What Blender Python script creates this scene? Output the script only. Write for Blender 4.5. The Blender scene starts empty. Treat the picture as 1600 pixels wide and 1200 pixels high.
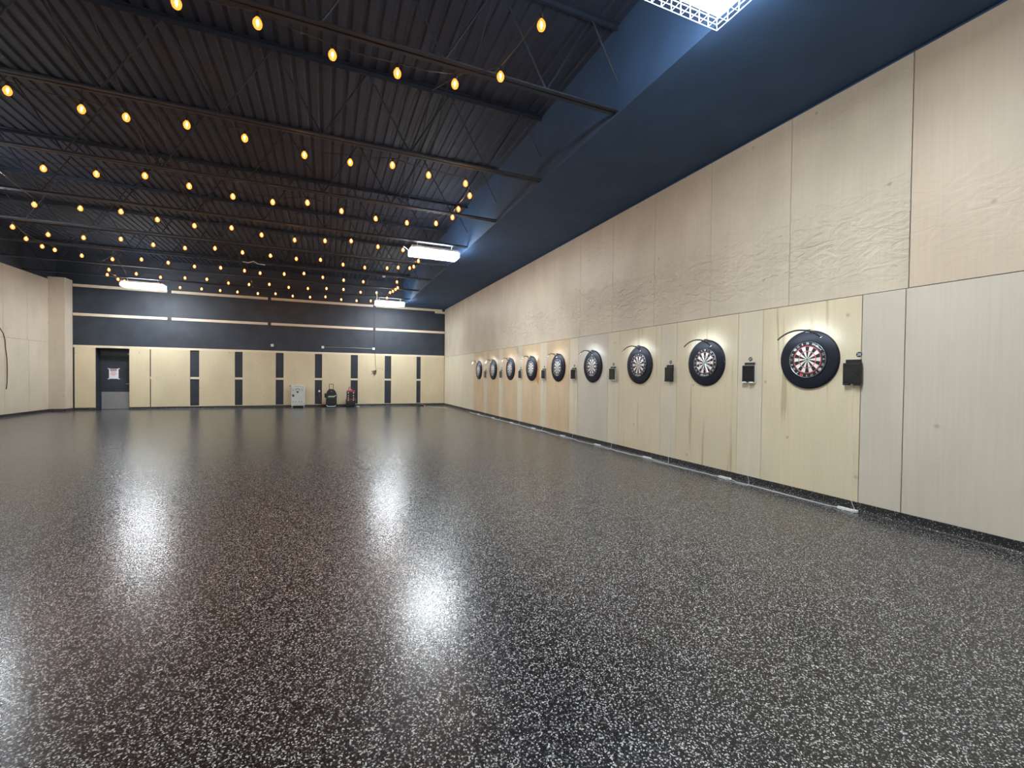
import bpy, bmesh, math, random
from mathutils import Vector, Matrix
PI = math.pi
SC = bpy.context.scene
COL = SC.collection
random.seed(4)

# ------------------------------------------------------------------ camera
F_PX, PSI, PIT, ROL, EYE = 687.0, 0.399, 0.0159, 0.0112, 1.469
cd = bpy.data.cameras.new('camera'); cam = bpy.data.objects.new('camera', cd); COL.objects.link(cam)
cd.sensor_width = 36.0; cd.lens = F_PX / 1600 * 36.0; cd.clip_start = 0.05; cd.clip_end = 100
fw0 = Vector((math.sin(PSI), math.cos(PSI), 0)); r0 = Vector((math.cos(PSI), -math.sin(PSI), 0)); up0 = Vector((0, 0, 1))
fw = fw0 * math.cos(PIT) - up0 * math.sin(PIT); u0 = up0 * math.cos(PIT) + fw0 * math.sin(PIT)
cr, sr = math.cos(ROL), math.sin(ROL)
rt = r0 * cr + u0 * sr; up = u0 * cr - r0 * sr
cam.matrix_world = Matrix(((rt.x, up.x, -fw.x, 0), (rt.y, up.y, -fw.y, 0), (rt.z, up.z, -fw.z, EYE), (0, 0, 0, 1)))
SC.camera = cam
# ------------------------------------------------------------------ world and exposure
w = bpy.data.worlds.new('world'); SC.world = w; w.use_nodes = True
w.node_tree.nodes['Background'].inputs[0].default_value = (0.5, 0.6, 0.8, 1)
w.node_tree.nodes['Background'].inputs[1].default_value = 0.0
SC.view_settings.view_transform = 'Standard'; SC.view_settings.look = 'None'
SC.view_settings.exposure = 1.0; SC.view_settings.gamma = 1.0; SC.view_settings.use_curve_mapping = False
SC.cycles.use_denoising = True; SC.cycles.max_bounces = 8; SC.cycles.diffuse_bounces = 5
SC.cycles.sample_clamp_indirect = 6.0
PANEL_POWER = 86.0          # radiance of the six high-bay panels (they are the room's main light)
PANEL_TINT = (0.88, 0.96, 1.0)
ADDED_UP_POWER = 30.0             # upward glow added to the fixtures to brighten the ceiling
FILAMENT_POWER = 130.0      # string bulbs
LED_POWER = 23.0            # dartboard lamps

# ------------------------------------------------------------------ room numbers (metres; X right, Y into the room, Z up)
XR, YB, XL, HT = 5.5265, 21.95, -9.405, 4.835
YN = -8.0; DECK = 6.0

# ------------------------------------------------------------------ helpers
class M:
    def __init__(s): s.v = []; s.f = []; s.mi = []
    def add(s, vs, fs, mi=0):
        n = len(s.v); s.v += [tuple(v) for v in vs]; s.f += [tuple(i + n for i in f) for f in fs]; s.mi += [mi] * len(fs); return s
    def box(s, x0, x1, y0, y1, z0, z1, mi=0):
        vs = [(x, y, z) for x in (x0, x1) for y in (y0, y1) for z in (z0, z1)]
        return s.add(vs, [(0, 1, 3, 2), (4, 6, 7, 5), (0, 4, 5, 1), (2, 3, 7, 6), (0, 2, 6, 4), (1, 5, 7, 3)], mi)
    def bbox(s, x0, x1, y0, y1, z0, z1, b=0.01, seg=2, mi=0):
        bm = bmesh.new(); bmesh.ops.create_cube(bm, size=1)
        bmesh.ops.scale(bm, vec=(x1 - x0, y1 - y0, z1 - z0), verts=bm.verts)
        bmesh.ops.translate(bm, vec=((x0 + x1) / 2, (y0 + y1) / 2, (z0 + z1) / 2), verts=bm.verts)
        bmesh.ops.bevel(bm, geom=bm.edges[:], offset=b, segments=seg, affect='EDGES', profile=0.5)
        return s.addbm(bm, mi)
    def addbm(s, bm, mi=0):
        bm.verts.index_update()
        s.add([v.co[:] for v in bm.verts], [[v.index for v in f.verts] for f in bm.faces], mi); bm.free(); return s
    def prism(s, pts, y0, y1, b=0.0, seg=2, mi=0):      # outline in XZ, extruded along Y
        bm = bmesh.new()
        a = [bm.verts.new((x, y0, z)) for x, z in pts]; c = [bm.verts.new((x, y1, z)) for x, z in pts]
        n = len(pts); bm.faces.new(a); bm.faces.new(list(reversed(c)))
        for i in range(n): bm.faces.new((a[i], c[i], c[(i + 1) % n], a[(i + 1) % n]))
        bmesh.ops.recalc_face_normals(bm, faces=bm.faces[:])
        if b:
            ed = [e for e in bm.edges if abs(e.verts[0].co.y - e.verts[1].co.y) < 1e-6]
            bmesh.ops.bevel(bm, geom=ed, offset=b, segments=seg, affect='EDGES', profile=0.5)
        return s.addbm(bm, mi)
    def tube(s, pts, r, n=6, mi=0, cap=True):
        pts = [Vector(p) for p in pts]; rings = []; nrm = None
        for i, p in enumerate(pts):
            t = (pts[min(i + 1, len(pts) - 1)] - pts[max(i - 1, 0)])
            if t.length < 1e-9: t = Vector((0, 0, 1))
            t.normalize()
            if nrm is None:
                a = Vector((0, 0, 1)) if abs(t.z) < 0.9 else Vector((1, 0, 0)); nrm = t.cross(a).normalized()
            else:
                nrm = (nrm - t * nrm.dot(t)); nrm = nrm.normalized() if nrm.length > 1e-6 else t.orthogonal().normalized()
            bn = t.cross(nrm)
            rings.append([p + (nrm * math.cos(k * 2 * PI / n) + bn * math.sin(k * 2 * PI / n)) * r for k in range(n)])
        vs = [v for rg in rings for v in rg]; fs = []
        for i in range(len(rings) - 1):
            for k in range(n): fs.append((i * n + k, i * n + (k + 1) % n, (i + 1) * n + (k + 1) % n, (i + 1) * n + k))
        if cap: fs.append(tuple(reversed(range(n)))); fs.append(tuple((len(rings) - 1) * n + k for k in range(n)))
        return s.add(vs, fs, mi)
    def lathe(s, prof, axis='Z', n=32, c=(0, 0, 0), mi=0):   # prof = [(radius, height)], closed where radius = 0
        vs = []; fs = []; idx = []
        for r, h in prof:
            if r < 1e-7: idx.append([len(vs)]); vs.append((0, 0, h))
            else:
                idx.append(list(range(len(vs), len(vs) + n)))
                vs += [(r * math.cos(2 * PI * k / n), r * math.sin(2 * PI * k / n), h) for k in range(n)]
        for a, b in zip(idx, idx[1:]):
            for k in range(n):
                q = [a[k % len(a)], a[(k + 1) % n % len(a)], b[(k + 1) % n % len(b)], b[k % len(b)]]
                u = [];
                for x in q:
                    if x not in u: u.append(x)
                if len(u) >= 3: fs.append(tuple(u))
        if axis == '-X': vs = [(-z, -x, y) for x, y, z in vs]     # height points out from the right wall
        if axis == '-Y': vs = [(x, -z, y) for x, y, z in vs]
        vs = [(x + c[0], y + c[1], z + c[2]) for x, y, z in vs]
        return s.add(vs, fs, mi)
    def build(s, name, mat, parent=None, smooth=False, loc=None):
        me = bpy.data.meshes.new(name); me.from_pydata(s.v, [], s.f)
        for m_ in (mat if isinstance(mat, (list, tuple)) else [mat]): me.materials.append(m_)
        me.polygons.foreach_set('material_index', s.mi)
        me.validate(); me.update()
        bm = bmesh.new(); bm.from_mesh(me); bmesh.ops.recalc_face_normals(bm, faces=bm.faces[:]); bm.to_mesh(me); bm.free()
        if smooth:
            me.polygons.foreach_set('use_smooth', [True] * len(me.polygons))
            me.set_sharp_from_angle(angle=math.radians(35))
        o = bpy.data.objects.new(name, me); COL.objects.link(o)
        if parent: o.parent = parent
        if loc: o.location = loc
        return o

def tag(o, label, cat, group=None):
    o['label'] = label; o['category'] = cat
    if group: o['group'] = group
    return o
def thing(name, label, cat, loc=(0, 0, 0), group=None):
    o = bpy.data.objects.new(name, None); COL.objects.link(o); o.location = loc; o.empty_display_size = 0.1
    return tag(o, label, cat, group)
def struct(o): o['kind'] = 'structure'; return o
def kids(o): return [c for c in bpy.data.objects if c.parent == o]
def dup(root, loc, label, tree):
    r = root.copy(); COL.objects.link(r); r.location = loc; r['label'] = label
    def rec(src, dst):
        for ch in tree.get(src, ()):
            c = ch.copy(); COL.objects.link(c); c.parent = dst; rec(ch, c)
    rec(root, r); return r
def tree_of(root):
    t = {}
    def rec(o):
        t[o] = kids(o)
        for c in t[o]: rec(c)
    rec(root); return t
def text_mesh(s, size, mat4, ext=0.0008, align='CENTER'):
    cu = bpy.data.curves.new('t', 'FONT'); cu.body = s; cu.size = size; cu.extrude = ext
    cu.align_x = align; cu.align_y = 'CENTER'; cu.resolution_u = 2
    o = bpy.data.objects.new('t', cu); COL.objects.link(o)
    me = o.to_mesh(); vs = [tuple(mat4 @ v.co) for v in me.vertices]; fs = [tuple(p.vertices) for p in me.polygons]
    o.to_mesh_clear(); bpy.data.objects.remove(o); bpy.data.curves.remove(cu)
    return vs, fs
WALLM = Matrix(((0, 0, -1, 0), (-1, 0, 0, 0), (0, 1, 0, 0), (0, 0, 0, 1)))   # text facing the room from the right wall

# ------------------------------------------------------------------ materials
def nm(name):
    m = bpy.data.materials.new(name); m.use_nodes = True; nt = m.node_tree
    return m, nt, nt.nodes['Principled BSDF']
def N(nt, t, **k):
    n = nt.nodes.new(t)
    for a, b in k.items(): setattr(n, a, b)
    return n
def plain(name, col, rough=0.5, metal=0.0, vary=0.12, scale=30, bump=0.0, spec=0.5):
    m, nt, p = nm(name); L = nt.links
    tc = N(nt, 'ShaderNodeTexCoord'); no = N(nt, 'ShaderNodeTexNoise'); no.inputs['Scale'].default_value = scale
    no.inputs['Detail'].default_value = 4
    L.new(tc.outputs['Object'], no.inputs['Vector'])
    r = N(nt, 'ShaderNodeValToRGB'); r.color_ramp.elements[0].position = 0.3; r.color_ramp.elements[1].position = 0.7
    r.color_ramp.elements[0].color = tuple(c * (1 - vary) for c in col) + (1,)
    r.color_ramp.elements[1].color = tuple(min(1, c * (1 + vary)) for c in col) + (1,)
    L.new(no.outputs['Fac'], r.inputs[0]); L.new(r.outputs[0], p.inputs['Base Color'])
    p.inputs['Roughness'].default_value = rough; p.inputs['Metallic'].default_value = metal
    p.inputs['Specular IOR Level'].default_value = spec
    if bump:
        b = N(nt, 'ShaderNodeBump'); b.inputs['Strength'].default_value = bump; b.inputs['Distance'].default_value = 0.002
        L.new(no.outputs['Fac'], b.inputs['Height']); L.new(b.outputs[0], p.inputs['Normal'])
    return m
def emit(name, col, st):
    m, nt, p = nm(name); p.inputs['Base Color'].default_value = (0.8, 0.8, 0.8, 1)
    p.inputs['Emission Color'].default_value = col + (1,); p.inputs['Emission Strength'].default_value = st
    return m
def plywood(name, col, streak=0.0, ripple=0.0, cloud=0.10, seed=0.0):
    m, nt, p = nm(name); L = nt.links
    tc = N(nt, 'ShaderNodeTexCoord')
    def mp(sc, off=0.0):
        q = N(nt, 'ShaderNodeMapping'); q.inputs['Scale'].default_value = sc; q.inputs['Location'].default_value = (seed + off, seed * 1.7 + off, seed * 0.6)
        L.new(tc.outputs['Object'], q.inputs['Vector']); return q
    def noise(sc, scale, det=4, off=0.0, dist=0.0):
        n = N(nt, 'ShaderNodeTexNoise'); n.inputs['Scale'].default_value = scale; n.inputs['Detail'].default_value = det
        n.inputs['Distortion'].default_value = dist
        L.new(mp(sc, off).outputs[0], n.inputs['Vector']); return n
    def ramp(src, a, b, ca, cb):
        r = N(nt, 'ShaderNodeValToRGB'); r.color_ramp.elements[0].position = a; r.color_ramp.elements[1].position = b
        r.color_ramp.elements[0].color = ca; r.color_ramp.elements[1].color = cb; L.new(src, r.inputs[0]); return r
    g = lambda v: (v, v, v, 1)
    grain = ramp(noise((1, 1, 0.03), 48, 5).outputs['Fac'], 0.3, 0.7, g(0.965), g(1.02))
    cl = ramp(noise((1, 1, 0.55), 1.6, 5, 3.0).outputs['Fac'], 0.3, 0.72, g(1 - cloud), g(1 + cloud * 0.5))
    mu = N(nt, 'ShaderNodeMix', data_type='RGBA', blend_type='MULTIPLY'); mu.inputs[0].default_value = 1
    L.new(grain.outputs[0], mu.inputs[6]); L.new(cl.outputs[0], mu.inputs[7])
    mc = N(nt, 'ShaderNodeMix', data_type='RGBA', blend_type='MULTIPLY'); mc.inputs[0].default_value = 1
    mc.inputs[6].default_value = col + (1,); L.new(mu.outputs[2], mc.inputs[7]); out = mc.outputs[2]
    if streak:
        st = ramp(noise((1, 1, 0.06), 7.5, 3, 9.0, 0.3).outputs['Fac'], 0.63, 0.70, g(0), g(streak))
        ms = N(nt, 'ShaderNodeMix', data_type='RGBA'); L.new(st.outputs[0], ms.inputs[0]); L.new(out, ms.inputs[6])
        ms.inputs[7].default_value = (col[0] * 0.52, col[1] * 0.45, col[2] * 0.30, 1); out = ms.outputs[2]
    kn = N(nt, 'ShaderNodeTexVoronoi'); kn.inputs['Scale'].default_value = 0.75; kn.voronoi_dimensions = '2D'
    sx = N(nt, 'ShaderNodeSeparateXYZ'); L.new(tc.outputs['Object'], sx.inputs[0]); ad = N(nt, 'ShaderNodeMath', operation='ADD'); L.new(sx.outputs[0], ad.inputs[0]); L.new(sx.outputs[1], ad.inputs[1])
    cx = N(nt, 'ShaderNodeCombineXYZ'); L.new(ad.outputs[0], cx.inputs[0]); L.new(sx.outputs[2], cx.inputs[1]); kn.inputs['Randomness'].default_value = 1
    L.new(cx.outputs[0], kn.inputs['Vector'])
    kr = ramp(kn.outputs['Distance'], 0.006, 0.022, g(0.5), g(0))
    mk = N(nt, 'ShaderNodeMix', data_type='RGBA'); L.new(kr.outputs[0], mk.inputs[0]); L.new(out, mk.inputs[6])
    mk.inputs[7].default_value = (col[0] * 0.4, col[1] * 0.33, col[2] * 0.25, 1); out = mk.outputs[2]
    L.new(out, p.inputs['Base Color']); p.inputs['Roughness'].default_value = 0.48; p.inputs['Specular IOR Level'].default_value = 0.35
    b1 = N(nt, 'ShaderNodeBump'); b1.inputs['Strength'].default_value = 0.08; b1.inputs['Distance'].default_value = 0.001
    L.new(noise((1, 1, 0.03), 48, 5).outputs['Fac'], b1.inputs['Height'])
    if ripple:      # figured grain in the veneer, strongest in a band about 3.1 m up
        b2 = N(nt, 'ShaderNodeBump'); b2.inputs['Strength'].default_value = 1.0; b2.inputs['Distance'].default_value = 0.02 * ripple
        mr = N(nt, 'ShaderNodeMath', operation='SUBTRACT'); L.new(sx.outputs[2], mr.inputs[0]); mr.inputs[1].default_value = 3.12
        ab = N(nt, 'ShaderNodeMath', operation='ABSOLUTE'); L.new(mr.outputs[0], ab.inputs[0])
        rg = ramp(ab.outputs[0], 0.10, 0.62, g(1), g(0.16))
        mm = N(nt, 'ShaderNodeMath', operation='MULTIPLY'); L.new(noise((1, 0.75, 1.8), 5.0, 5, 1.0, 1.6).outputs['Fac'], mm.inputs[0]); L.new(rg.outputs[0], mm.inputs[1])
        L.new(mm.outputs[0], b2.inputs['Height']); L.new(b2.outputs[0], b1.inputs['Normal'])
    L.new(b1.outputs[0], p.inputs['Normal'])
    return m
def epoxy(name, rough=0.235, bump=0.3, cut=0.64):
    m, nt, p = nm(name); L = nt.links
    tc = N(nt, 'ShaderNodeTexCoord')
    v = N(nt, 'ShaderNodeTexVoronoi'); v.inputs['Scale'].default_value = 180; L.new(tc.outputs['Object'], v.inputs['Vector'])
    sp = N(nt, 'ShaderNodeSeparateColor'); L.new(v.outputs['Color'], sp.inputs[0])
    r = N(nt, 'ShaderNodeValToRGB'); e = r.color_ramp.elements; r.color_ramp.interpolation = 'CONSTANT'
    e[0].position = 0; e[0].color = (0.008, 0.008, 0.010, 1); e[1].position = cut; e[1].color = (0.040, 0.041, 0.045, 1)
    for po, c in ((cut + 0.14, (0.16, 0.16, 0.16)), (min(0.96, cut + 0.24), (0.50, 0.50, 0.50))): q = e.new(po); q.color = c + (1,)
    L.new(sp.outputs[0], r.inputs[0]); L.new(r.outputs[0], p.inputs['Base Color'])
    p.inputs['Roughness'].default_value = rough; p.inputs['IOR'].default_value = 1.5
    no = N(nt, 'ShaderNodeTexNoise'); no.inputs['Scale'].default_value = 60; no.inputs['Detail'].default_value = 3
    L.new(tc.outputs['Object'], no.inputs['Vector'])
    b = N(nt, 'ShaderNodeBump'); b.inputs['Strength'].default_value = bump; b.inputs['Distance'].default_value = 0.002
    L.new(no.outputs['Fac'], b.inputs['Height'])
    bf = N(nt, 'ShaderNodeBump'); bf.inputs['Strength'].default_value = 0.22; bf.inputs['Distance'].default_value = 0.0012   # flakes stand a little proud
    L.new(sp.outputs[1], bf.inputs['Height']); L.new(b.outputs[0], bf.inputs['Normal']); L.new(bf.outputs[0], p.inputs['Normal'])
    return m
MAT = dict(
    floor=epoxy('speckled_epoxy'), cove=epoxy('speckled_epoxy_cove', 0.5, 0.5, 0.78),
    ceil=plain('navy_black_ceiling_paint', (0.015, 0.023, 0.045), 0.8, vary=0.2, scale=3),
    glareblue=plain('deep_blue_glare_paint', (0.034, 0.080, 0.175), 0.75, vary=0.1, scale=2),  # blue put into the paint in place of veiling glare near the lights
    orange=plain('orange_wood_stain', (0.52, 0.26, 0.10), 0.55, vary=0.15, scale=5),
    steel=plain('black_painted_steel', (0.015, 0.022, 0.040), 0.6, vary=0.2, scale=6),
    black=plain('black_wall_paint', (0.026, 0.033, 0.046), 0.6, vary=0.2, scale=2.2),
    up=plywood('birch_plywood_upper', (0.67, 0.585, 0.46), 0.0, 2.8, 0.10, 2.0),
    up2=plywood('birch_plywood_upper_pink', (0.65, 0.535, 0.41), 0.0, 0.6, 0.08, 7.0),
    grey=plywood('birch_plywood_pale_grey', (0.64, 0.58, 0.49), 0.0, 0.15, 0.06, 4.0),
    yel=plywood('birch_plywood_yellow', (0.74, 0.64, 0.46), 0.6, 0.1, 0.07, 1.0),
    tan=plywood('birch_plywood_tan', (0.70, 0.53, 0.34), 0.2, 0.1, 0.12, 3.3),
    strip=plywood('birch_plywood_strip', (0.73, 0.65, 0.50), 0.0, 0.0, 0.06, 5.0),
    back=plywood('birch_plywood_back', (0.70, 0.60, 0.41), 0.0, 0.0, 0.08, 6.0),
    rail=plywood('pale_pine_batten', (0.78, 0.66, 0.50), 0.0, 0.0, 0.05, 8.0),
    left=plywood('birch_plywood_left', (0.64, 0.56, 0.45), 0.0, 0.2, 0.09, 9.0),
    foam=plain('black_foam_rubber', (0.007, 0.009, 0.018), 0.5, vary=0.15, scale=60, bump=0.1, spec=0.3),
    sis_b=plain('black_sisal', (0.014, 0.013, 0.014), 0.8, scale=400), sis_w=plain('cream_sisal', (0.78, 0.75, 0.66), 0.8, scale=400, vary=0.05),
    sis_r=plain('red_sisal', (0.55, 0.02, 0.035), 0.75, scale=400), sis_g=plain('green_sisal', (0.06, 0.26, 0.15), 0.75, scale=400),
    wire=plain('silver_wire', (0.6, 0.62, 0.64), 0.3, 0.9), white=plain('white_plastic', (0.78, 0.79, 0.80), 0.4, vary=0.04),
    led=emit('white_led_strip', (0.70, 0.85, 1.0), LED_POWER),
    bplas=plain('black_plastic', (0.012, 0.012, 0.014), 0.35), screen=plain('black_glass', (0.012, 0.014, 0.018), 0.12, vary=0.02),
    ink=plain('black_ink', (0.015, 0.012, 0.03), 0.5), paper=plain('white_paper', (0.82, 0.80, 0.80), 0.7, vary=0.03),
    panel=emit('high_bay_diffuser', PANEL_TINT, PANEL_POWER), added_uplight=emit('added_ceiling_fill_glow', PANEL_TINT, ADDED_UP_POWER),
    house=plain('white_enamel', (0.75, 0.76, 0.78), 0.4, vary=0.04),
    guard=plain('white_coated_wire', (0.85, 0.86, 0.88), 0.35, vary=0.03),
    metal=plain('brushed_steel', (0.34, 0.34, 0.35), 0.42, 0.5, 0.06, 4), dgrey=plain('dark_grey', (0.06, 0.06, 0.065), 0.5),
    cab=plain('white_cabinet_enamel', (0.66, 0.69, 0.68), 0.4, vary=0.04, scale=8), cabgrey=plain('grey_vent', (0.25, 0.26, 0.27), 0.5),
    brown=plain('brown_emblem', (0.10, 0.055, 0.05), 0.5),
    cloth=plain('black_nylon', (0.012, 0.012, 0.018), 0.6, bump=0.4, scale=120), refl=plain('reflective_tape', (0.72, 0.86, 0.70), 0.35, vary=0.05),
    green=plain('green_piping', (0.05, 0.35, 0.05), 0.5), red=plain('red_plastic', (0.42, 0.03, 0.045), 0.4),
    cable_b=plain('brown_cable', (0.07, 0.05, 0.04), 0.6), pinkc=plain('pink_print', (0.6, 0.22, 0.3), 0.6), purple=plain('purple_print', (0.12, 0.04, 0.12), 0.6),
)
def bulb_glass():
    m = bpy.data.materials.new('amber_bulb_glass'); m.use_nodes = True; nt = m.node_tree; nt.nodes.clear(); L = nt.links
    out = N(nt, 'ShaderNodeOutputMaterial'); tr = N(nt, 'ShaderNodeBsdfTransparent'); tr.inputs[0].default_value = (1.0, 0.62, 0.25, 1)
    em = N(nt, 'ShaderNodeEmission'); em.inputs[0].default_value = (1.0, 0.30, 0.05, 1); em.inputs[1].default_value = 0.75
    gl = N(nt, 'ShaderNodeBsdfGlossy'); gl.inputs['Roughness'].default_value = 0.1
    a = N(nt, 'ShaderNodeAddShader'); mx = N(nt, 'ShaderNodeMixShader'); mx.inputs[0].default_value = 0.06
    L.new(tr.outputs[0], a.inputs[0]); L.new(em.outputs[0], a.inputs[1]); L.new(a.outputs[0], mx.inputs[1]); L.new(gl.outputs[0], mx.inputs[2])
    L.new(mx.outputs[0], out.inputs[0]); return m
MAT['bulb'] = bulb_glass(); MAT['fil'] = emit('glowing_filament', (1.0, 0.60, 0.22), FILAMENT_POWER)

# ------------------------------------------------------------------ the shell
struct(M().box(XL - 0.3, XR + 0.3, YN - 0.3, YB + 0.6, -0.15, 0).build('floor', MAT['floor']))
# ceiling: ribbed deck, ribs along Y
dk = M(); pts = []; x = XL - 0.2; pit = 0.18
while x < XR + 0.2:
    pts += [(x, DECK), (x + 0.09, DECK), (x + 0.11, DECK + 0.025), (x + 0.16, DECK + 0.025)]; x += pit
vs = [(a, y, b) for a, b in pts for y in (YN - 0.2, YB + 0.3)]
dk.add(vs, [(2 * i, 2 * i + 1, 2 * i + 3, 2 * i + 2) for i in range(len(pts) - 1)])
dk.box(XL - 0.25, XR + 0.25, YN - 0.25, YB + 0.35, DECK + 0.05, DECK + 0.12)
ceil = struct(dk.build('ceiling', MAT['ceil']))
def joist(y):
    m = M(); zb, zt = HT + 0.05, DECK - 0.005
    for s in (-1, 1):       # double-angle bottom and top chords
        m.box(XL, XR, y + s * 0.012 - (0.05 if s < 0 else 0), y + s * 0.012 + (0.05 if s > 0 else 0), zb, zb + 0.006)
        m.box(XL, XR, y + s * 0.012 - 0.003, y + s * 0.012 + 0.003, zb, zb + 0.05)
        m.box(XL, XR, y + s * 0.012 - (0.06 if s < 0 else 0), y + s * 0.012 + (0.06 if s > 0 else 0), zt - 0.007, zt)
        m.box(XL, XR, y + s * 0.012 - 0.003, y + s * 0.012 + 0.003, zt - 0.06, zt)
    n = 12; dx = (XR - XL) / n
    for i in range(n):
        a = XL + i * dx
        m.tube([(a, y, zt - 0.03), (a + dx / 2, y, zb + 0.03)], 0.011, 5); m.tube([(a + dx / 2, y, zb + 0.03), (a + dx, y, zt - 0.03)], 0.011, 5)
    return m.build('joist', MAT['steel'], ceil)
JY = [4.77 + 2.18 * k for k in range(-5, 8)]
for y in JY:
    if abs(y - 0.41) > 0.1: joist(y)
for xb in (-6.6, -2.7, 1.5, 4.6):     # bridging rods between the joists
    m = M()
    for a, b in zip(JY, JY[1:]):
        m.tube([(xb, a, HT + 0.1), (xb, b, DECK - 0.04)], 0.010, 5); m.tube([(xb, a, DECK - 0.04), (xb, b, HT + 0.1)], 0.010, 5)
    m.build('bridging', MAT['steel'], ceil)

# soffit added along the dartboard wall, its blue imitating the lens glare
struct(M().box(3.45, XR - 0.001, YN + 0.001, YB - 0.001, HT + 0.027, HT + 0.045).box(3.43, 3.45, YN + 0.001, YB - 0.001, HT + 0.027, DECK - 0.002).build('ceiling_added_soffit', MAT['glareblue']))
# right wall
wr = struct(M().box(XR, XR + 0.2, YN - 0.2, YB, 0, DECK + 0.1).build('wall_right', MAT['glareblue']))
T = 0.018
def rpanel(y0, y1, z0, z1, mat, t=T, g=0.0035):
    return M().bbox(XR - t, XR - 0.001, y0 + g, y1 - g, z0 + g, z1 - g, 0.0015, 1).build('plywood_panel', MAT[mat], wr)
ZS = 2.43; ZB = 0.06
ysm = 2.6
while ysm > YN: ysm -= 1.275
k = 0
while ysm < YB - 0.01:
    y1 = min(ysm + 1.275, YB - 0.03)
    mat = ('up2' if ysm < 2.5 and k % 2 == 0 else 'up') if ysm < 2.5 else 'up'
    if abs(ysm - 1.325) < 0.01: mat = 'up2'
    rpanel(ysm, y1, ZS, HT, mat); ysm += 1.275; k += 1
lane_mats = ['yel', 'yel', 'yel', 'grey', 'tan', 'tan', 'tan', 'tan', 'tan']
for j in range(9):
    a = 3.02 + 1.6035 * j if j else 3.02; s = 4.23 + 1.6035 * j
    if j: a = 4.23 + 1.6035 * (j - 1) + 0.39
    rpanel(a, s, ZB, ZS, lane_mats[j])
    if j < 8: rpanel(s, s + 0.39, ZB, ZS, 'strip')
rpanel(2.62, 3.02, ZB, ZS, 'grey')
y = 2.62
while y > YN: rpanel(max(y - 1.24, YN), y, ZB, ZS, 'grey'); y -= 1.24
for a, b in ((17.06, 18.69), (18.69, 20.32), (20.32, YB - 0.03)): rpanel(a, b, ZB, ZS, 'strip')

st = M(); st.add([(XR - T - 0.0006, 11.10 + a, 1.25 + b) for a, b in ((0.0, 0.72), (-0.01, 0.2), (0.05, 0.0), (0.14, 0.08), (0.22, 0.16), (0.30, 0.30), (0.18, 0.62), (0.06, 0.80))], [tuple(range(8))])
st.build('wood_stain', MAT['orange'], wr)['label'] = 'orange stain on a tan panel'
# left wall
wl = struct(M().box(XL - 0.2, XL, YN - 0.2, YB + 0.3, 0, DECK + 0.1).build('wall_left', MAT['black']))
def lpanel(y0, y1, z0, z1, mat='left', g=0.003): M().bbox(XL + 0.001, XL + T, y0 + g, y1 - g, z0 + g, z1 - g, 0.002, 1).build('plywood_panel', MAT[mat], wl)
y = 21.43
ys = [21.43, 20.28, 19.06]
while ys[-1] > YN: ys.append(ys[-1] - 1.22)
ys[-1] = YN
for a, b in zip(ys[1:], ys): lpanel(a, b, ZB, 2.55)
y = 21.43
while y > YN: lpanel(max(y - 1.22, YN), y, 2.55, HT + 0.03); y -= 1.22
pier = struct(M().bbox(XL + 0.001, -8.92, 21.43, YB + 0.01, 0.0, HT + 0.12, 0.004, 1).build('wall_pier', MAT['left']))
# near wall behind the camera
struct(M().box(XL - 0.2, XR + 0.2, YN - 0.2, YN, 0, DECK + 0.1).build('wall_near', MAT['back']))
# back wall with the door opening
DX0, DX1, DZ = -8.25, -7.21, 2.41
wb_m = M()
wb_m.box(XL - 0.2, DX0, YB + 0.03, YB + 0.45, 0, DECK + 0.1).box(DX1, XR + 0.2, YB + 0.03, YB + 0.45, 0, DECK + 0.1).box(DX0, DX1, YB + 0.03, YB + 0.45, DZ, DECK + 0.1)
wb = struct(wb_m.build('wall_back', MAT['black']))
gaps = [(-5.21, -4.90), (-3.62, -3.34), (-2.07, -1.77), (-0.495, -0.20), (1.04, 1.35), (2.58, 2.88), (4.11, 4.31)]
segs = [(-8.87, DX0), (DX1, -6.55), (-6.52, gaps[0][0])] + [(gaps[i][1], gaps[i + 1][0]) for i in range(6)] + [(gaps[6][1], XR - T)]
for a, b in segs:
    M().bbox(a + 0.002, b - 0.002, YB, YB + 0.029, 0.08, 2.42, 0.003, 1).build('plywood_panel', MAT['back'], wb)
M().bbox(-8.91, XR - T, YB - 0.006, YB + 0.029, 2.42, 2.51, 0.003, 1).build('batten', MAT['rail'], wb)
for a, b in gaps + [(-6.55, -6.52)]:
    M().box(a + 0.002, b - 0.002, YB + 0.008, YB + 0.0295, 1.23, 1.32).build('batten', MAT['rail'], wb)
    if b - a > 0.1:
        M().box(a + 0.002, b - 0.002, YB + 0.008, YB + 0.0295, 0.09, 0.125).build('batten', MAT['rail'], wb)
for a, b in ((-8.91, -5.98), (-5.84, -2.39), (-2.26, 2.03), (2.15, XR - T)):
    M().bbox(a, b, YB, YB + 0.029, 3.63, 3.735, 0.003, 1).build('batten', MAT['rail'], wb)
    M().bbox(a, b if b < 5 else 5.38, YB, YB + 0.029, 4.73, HT, 0.003, 1).build('batten', MAT['rail'], wb)
M().bbox(5.0, XR - T, YB - 0.025, YB - 0.001, 4.63, 4.73, 0.003, 1).build('batten', MAT['rail'], wb)
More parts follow.
